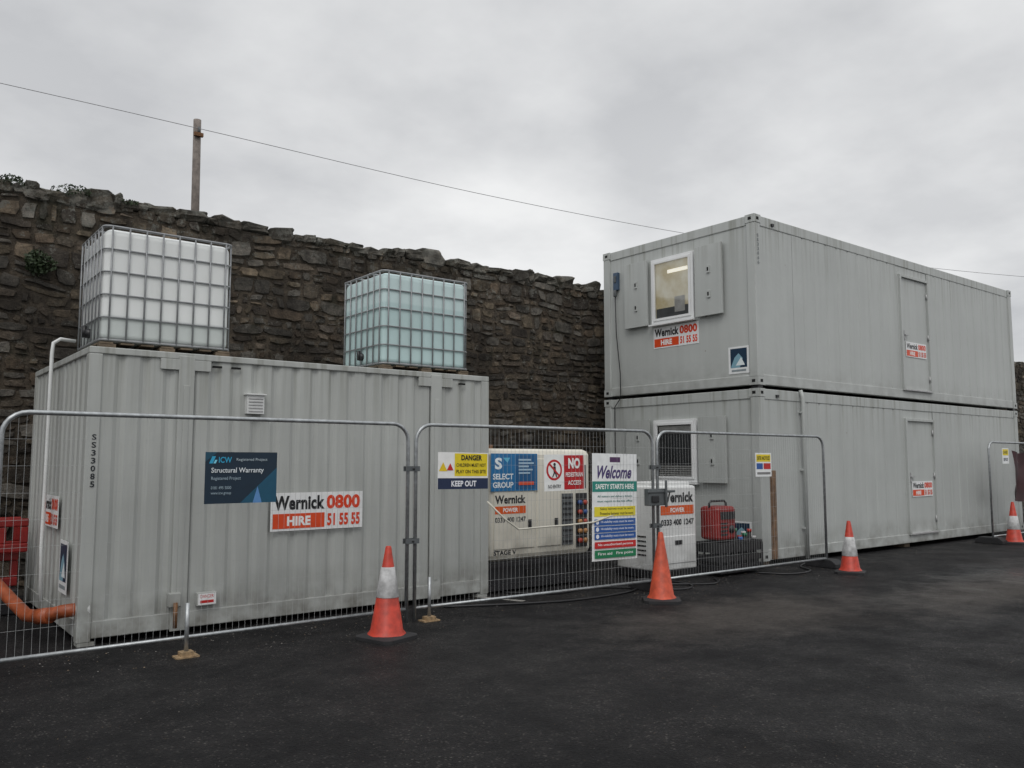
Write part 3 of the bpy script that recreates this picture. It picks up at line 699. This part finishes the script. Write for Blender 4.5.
ccable([(6.1,7.9,.013),(6.5,7.45,.013),(7.1,7.5,.013),(7.5,7.25,.013),(7.9,6.75,.013),(8.3,6.9,.013),(8.35,7.4,.013)],.010,"black cable curling from generator to fuel tank")
ccable([(9.9,7.1,.013),(10.2,6.7,.013),(10.7,6.75,.013),(11.0,7.1,.013),(11.7,7.4,.013)],.012,"black cable looping in front of the lower cabin")

# tarp at far fence
w=MB(); vs=[];fs=[];nx,nz=10,12
for j in range(nz+1):
    for i in range(nx+1):
        u=i/nx;v=j/nz; x=17.90+.75*u+.04*math.sin(v*5); z=1.76-.95*v-.06*math.sin(u*3.1)
        vs.append((x,6.80-.05*math.sin(u*9+v*2)-.03*noise.noise(Vector((u*3,v*3,1))),z))
for j in range(nz):
    for i in range(nx): a_=j*(nx+1)+i; fs.append((a_,a_+nx+1,a_+nx+2,a_+1))
w.add(vs,fs,M_tarp,True); make("tarpaulin",w,label="dark maroon tarpaulin draped over the far fence panel",cat="tarpaulin")

# ---------------------------------------------------------------- generator
gx0,gx1,gy0,gy1=5.90,7.60,7.95,9.15
G=empty("generator",(gx0,gy0,0),"cream canopied diesel generator on a black base tank","generator")
w=MB(); w.rbox(gx0,gx1,gy0,gy1,.36,1.70,.09,M_gen,4); make("canopy",w,G)
w=MB(); w.box(gx0+.02,gx1-.02,gy0+.02,gy1-.02,.08,.36,M_black); w.box(gx0-.02,gx1+.02,gy0-.03,gy0+.02,.03,.10,M_black); w.box(gx0-.02,gx1+.02,gy0-.03,gy0+.02,.30,.35,M_black)
for xx in (gx0+.6,gx1-.4): w.box(xx,xx+.22,gy0-.005,gy0+.02,.15,.24,M_hole)
make("base_tank",w,G)
for (a_,b_) in ((6.00,6.62),(6.67,7.05)):
    w=MB(); w.box(a_,b_,gy0-.012,gy0+.01,.50,1.58,M_gen); make("access_door",w,G,bevel=.008)
    w=MB(); w.box(b_-.10,b_-.05,gy0-.024,gy0-.012,.74,.84,M_black); make("door_handle",w,G)
w=MB(); w.box(7.08,7.26,gy0-.014,gy0+.01,.50,1.14,M_cabgrey)
for i in range(9): w.box(7.09,7.25,gy0-.022,gy0-.014,.53+i*.068,.555+i*.068,M_black)
make("louvre",w,G)
w=MB(); w.box(7.32,7.50,gy0-.02,gy0+.02,.46,1.14,M_black)
cc=[plain("socket_red",(.40,.05,.03),.4),plain("socket_blue",(.03,.08,.25),.4),plain("socket_amber",(.45,.22,.08),.4)]
for r_ in range(5):
    for q_ in range(2): w.cyl((7.365+q_*.09,gy0-.05,.54+r_*.12),(7.365+q_*.09,gy0-.02,.54+r_*.12),.032,cc[(0,2,2,0,1,0)[r_+q_]],12)
make("socket_panel",w,G)
w=MB(); w.box(7.25,7.49,gy0-.015,gy0+.01,1.2,1.5,M_cabgrey); w.box(7.29,7.41,gy0-.02,gy0-.015,1.34,1.46,M_alu); make("control_panel",w,G)
w=MB(); w.cyl((6.5,8.7,1.65),(6.5,8.7,1.76),.04,M_rust); make("exhaust",w,G)
w=MB(); w.box(6.9,7.05,8.5,8.58,1.69,1.74,M_black); make("lifting_eye",w,G)
lettering('front',(5.98,gy0-.014,.44),[('t',"Wernick",.03,.60,.50,.70,'15151a',.04),('r',.03,.48,.50,.57,'dc5a1c'),('t',"POWER",.15,.50,.38,.55,'f0f0ee',.03),('t',"0333 400 1247",.03,.38,.50,.44,'303438',.02)],G)
lettering('front',(6.0,gy0-.004,.435),[('t',"STAGE V",.0,.0,.34,.055,'202226',.03)],G)
sign("sign_board",'front',(5.94,gy0-.018,1.19),.72,.45,'1c6ea4',[('r',.38,.02,.70,.43,'1a5888'),('t',"S",.06,.26,.17,.40,'e8f0f4',.04),('p',[(.18,.40),(.29,.40),(.25,.34)],'60b8d8'),('t',"SELECT",.03,.14,.34,.21,'e8f0f4',.03),('t',"GROUP",.03,.04,.34,.11,'e8f0f4',.03),
   ('r',.42,.365,.62,.385,'a8c4d8'),('r',.42,.325,.66,.345,'a8c4d8'),('r',.42,.285,.58,.305,'a8c4d8'),('r',.42,.245,.64,.265,'a8c4d8'),('r',.42,.205,.60,.225,'a8c4d8'),('r',.42,.07,.66,.11,'d85030')],"blue contractor banner fixed to the generator canopy")

# white plant unit
bx0,bx1,by0,by1=8.30,9.10,7.45,8.20
B=empty("fuel_bowser",(bx0,by0,0),"white boxy fuel tank unit with black lettering","fuel tank")
w=MB(); w.rbox(bx0,bx1,by0,by1,.10,1.22,.04,M_gen2,3); make("tank_body",w,B)
w=MB(); w.box(bx0-.02,bx1+.02,by0-.02,by1+.02,.02,.12,M_black); w.box(bx0+.2,bx0+.45,by0-.026,by0-.02,.04,.10,M_hole); make("skid",w,B)
w=MB(); w.rbox(bx0+.06,bx1-.06,by0+.06,by1-.2,1.20,1.27,.02,M_gen2,2); make("lid",w,B)
w=MB(); w.box(bx0+.05,bx1-.05,by0-.012,by0+.01,.20,.56,M_gen2); make("door",w,B,bevel=.008)
w=MB(); w.box(bx0+.33,bx0+.47,by0-.02,by0-.012,.44,.50,M_black); make("handle",w,B)
w=MB()
for i in range(5): w.box(bx0-.006,bx0+.004,by0+.2,by0+.6,.3+i*.06,.32+i*.06,M_hole)
make("louvre",w,B)
lettering('front',(bx0+.04,by0-.004,.60),[('t',"Wernick",.03,.40,.69,.54,'15151a',.04),('r',.03,.24,.69,.36,'dc5a1c'),('t',"POWER",.22,.27,.50,.33,'f0f0ee',.03),('t',"0333 400 1247",.03,.10,.69,.18,'202428',.03)],B)

# black crate and red machine
E=empty("equipment_crate",(9.2,7.15,0),"low black plastic crate holding small valves","crate")
w=MB(); a0,a1,b0,b1,z0,z1=9.2,10.15,7.15,7.55,.04,.42
w.box(a0,a1,b0,b1,z0,z0+.03,M_black)
for zz in (z0+.03,z0+.15,z0+.27,z1-.04): w.box(a0,a1,b0,b0+.03,zz,zz+.07,M_black); w.box(a0,a1,b1-.03,b1,zz,zz+.07,M_black); w.box(a0,a0+.03,b0+.03,b1-.03,zz,zz+.07,M_black); w.box(a1-.03,a1,b0+.03,b1-.03,zz,zz+.07,M_black)
for i in range(7):
    xx=a0+i*(a1-a0-.04)/6; w.box(xx,xx+.04,b0-.008,b0,z0,z1,M_black); w.box(xx,xx+.04,b1,b1+.008,z0,z1,M_black)
w.box(a0+.04,a1-.04,b0+.04,b1-.04,z0+.03,z0+.2,M_dark)
make("crate_body",w,E)
gcol=[plain("cap_green",(.02,.20,.10),.4),plain("cap_blue",(.03,.12,.40),.4),plain("cap_white",(.5,.5,.5),.4),plain("cap_red",(.4,.03,.02),.4)]
for i in range(8):
    w=MB(); xx=9.76+(i%4)*.10; yy=7.23+(i//4)*.17; w.cyl((xx,yy,.2),(xx,yy,.46+.05*(i%3)),.028,M_dark,10); w.cyl((xx,yy,.46+.05*(i%3)),(xx,yy,.50+.05*(i%3)),.034,gcol[(i*3+1)%4],12); make("valve",w,E)
E=empty("compressor",(9.25,7.2,.46),"red portable compressor with black vents on black crate","compressor")
w=MB(); w.rbox(9.24,9.64,7.20,7.52,.475,.93,.05,M_red,4); make("housing",w,E)
w=MB(); w.tube([(9.26,7.36,.90),(9.26,7.36,.97),(9.30,7.36,1.00),(9.58,7.36,1.00),(9.62,7.36,.97),(9.62,7.36,.90)],.016,M_black,8); make("carrying_handle",w,E)
w=MB(); w.box(9.29,9.59,7.185,7.201,.76,.86,M_black)
for i in range(4): w.box(9.29,9.43,7.188,7.201,.54+i*.05,.565+i*.05,M_black)
w.cyl((9.52,7.185,.62),(9.52,7.202,.62),.055,M_black,16)
make("control_panel",w,E)

# ---------------------------------------------------------------- cones
def cone(x,y,H,bands,label,yaw=0.,tilt=0.,mat=None):
    E=empty("traffic_cone",(x,y,0),label,"traffic cone","orange traffic cones")
    w=MB(); s=.20*H/.75; c=.05
    base=[(-s+c,-s),(s-c,-s),(s,-s+c),(s,s-c),(s-c,s),(-s+c,s),(-s,s-c),(-s,-s+c)]
    vs=[(x+a,y+b_,0) for a,b_ in base]+[(x+a,y+b_,.03) for a,b_ in base]+[(x+a*.75,y+b_*.75,.045) for a,b_ in base]
    n=8; w.add(vs,[tuple(range(n))[::-1]]+[(k*n+i,k*n+(i+1)%n,(k+1)*n+(i+1)%n,(k+1)*n+i) for k in (0,1) for i in range(n)]+[tuple(range(2*n,3*n))],M_dark)
    make("base",w,E)
    rad=lambda z: .145*H/.75*(1-z/H)+.026*(z/H)
    w=MB(); w.lathe([(rad(0)*1.12,.04),(rad(.07),.075),(rad(H),H-.012),(.020,H),(.014,H),(.012,H-.05)],(x,y,0),mat or M_coneo); make("body",w,E)
    for (z0,z1) in bands:
        w=MB(); w.lathe([(rad(z0)+.002,z0),(rad(z0)+.005,z0+.004),(rad(z1)+.005,z1-.004),(rad(z1)+.002,z1)],(x,y,0),M_conew); make("reflective_sleeve",w,E)
    E.rotation_euler=(tilt,0,yaw)
cone(3.77,6.55,.80,[(.36,.62)],"orange cone with white band beside the fence joint",.3,.01)
cone(7.14,6.36,.76,[],"faded plain orange cone in front of the fence",.8,0,M_conef)
cone(10.96,6.30,.72,[(.24,.50)],"orange cone with wide white band near cabins",.4,.0)
cone(17.28,6.60,.78,[(.27,.52)],"orange and white cone by the far fence panel",.2,.0)
w=MB(); MG=[plain("grey_grit",(.10,.095,.09),.8),plain("pale_grit",(.18,.17,.155),.8),M_pallet]
def chip(x,y,s,mat):
    a_=U(0,6.3); b3=[(x+s*math.cos(a_+k*2.1)*U(.6,1.2),y+s*math.sin(a_+k*2.1)*U(.6,1.2),.001) for k in range(3)]
    w.add(b3+[(x,y,s*U(.5,.9))],[(0,1,3),(1,2,3),(2,0,3)],mat)
for i in range(1000):
    x=U(.6,18); y=(7.75 if x<6 else 7.3)-abs(random.gauss(0,.5)); chip(x,y,U(.004,.011),random.choice(MG))
for i in range(5000):
    x=U(-1,14); y=U(1.5,7); chip(x,y,U(.002,.006),random.choice(MG))
make("ground_litter",w,kind="stuff",label="scattered grit and leaf bits on the asphalt",cat="litter")

# ---------------------------------------------------------------- sky, light
W=bpy.data.worlds.new("World"); scene.world=W; W.use_nodes=True; nt=W.node_tree
bg=nt.nodes["Background"]; tc=N(nt,"ShaderNodeTexCoord")
sky=N(nt,"ShaderNodeTexSky",sky_type='NISHITA'); sky.sun_disc=False; sky.sun_elevation=math.radians(50); sky.sun_rotation=math.radians(230)
sp=N(nt,"ShaderNodeSeparateXYZ"); nt.links.new(tc.outputs["Generated"],sp.inputs[0])
zc=math_(nt,'MAXIMUM',sp.outputs[2],0.)
den=math_(nt,'ADD',zc,.22)
cx=math_(nt,'DIVIDE',sp.outputs[0],den); cy=math_(nt,'DIVIDE',sp.outputs[1],den)
cb=N(nt,"ShaderNodeCombineXYZ"); nt.links.new(cx,cb.inputs[0]); nt.links.new(cy,cb.inputs[1]); cb.inputs[2].default_value=3.3
n1=noisen(nt,1.5,6,cb.outputs[0],.55); n2=noisen(nt,.55,2,cb.outputs[0],.5)
f=math_(nt,'ADD',mrange(nt,n1,.36,.64,0,.6),mrange(nt,n2,.38,.60,0,.4))
cl=mixc(nt,f,(.53,.54,.56),(.92,.925,.925))
grad=N(nt,"ShaderNodeMapRange"); nt.links.new(zc,grad.inputs[0]); grad.inputs[1].default_value=.50; grad.inputs[2].default_value=1.; grad.inputs[3].default_value=1.; grad.inputs[4].default_value=1.8
vm=N(nt,"ShaderNodeVectorMath",operation='SCALE'); nt.links.new(cl,vm.inputs[0]); nt.links.new(grad.outputs[0],vm.inputs["Scale"])
vs_=N(nt,"ShaderNodeVectorMath",operation='SCALE'); nt.links.new(sky.outputs[0],vs_.inputs[0]); vs_.inputs["Scale"].default_value=.07
fin=mixc(nt,.04,vm.outputs[0],vs_.outputs[0]); nt.links.new(fin,bg.inputs[0]); bg.inputs[1].default_value=1.
sl=bpy.data.lights.new("sun","SUN"); sl.energy=.8; sl.angle=math.radians(25); sl.color=(1,.97,.93)
so=bpy.data.objects.new("sun",sl); COL.objects.link(so); so.rotation_euler=Vector((.55,.65,-.95)).to_track_quat('-Z','Y').to_euler()

cam=bpy.data.cameras.new("camera"); cam.sensor_width=36; cam.lens=29.25; cam.clip_end=2000
co=bpy.data.objects.new("camera",cam); COL.objects.link(co); co.location=(0,0,1.55); co.rotation_euler=(math.radians(95.29),0,math.radians(-38.3)); scene.camera=co
for o in bpy.data.objects:
    if "_o" in o: del o["_o"]
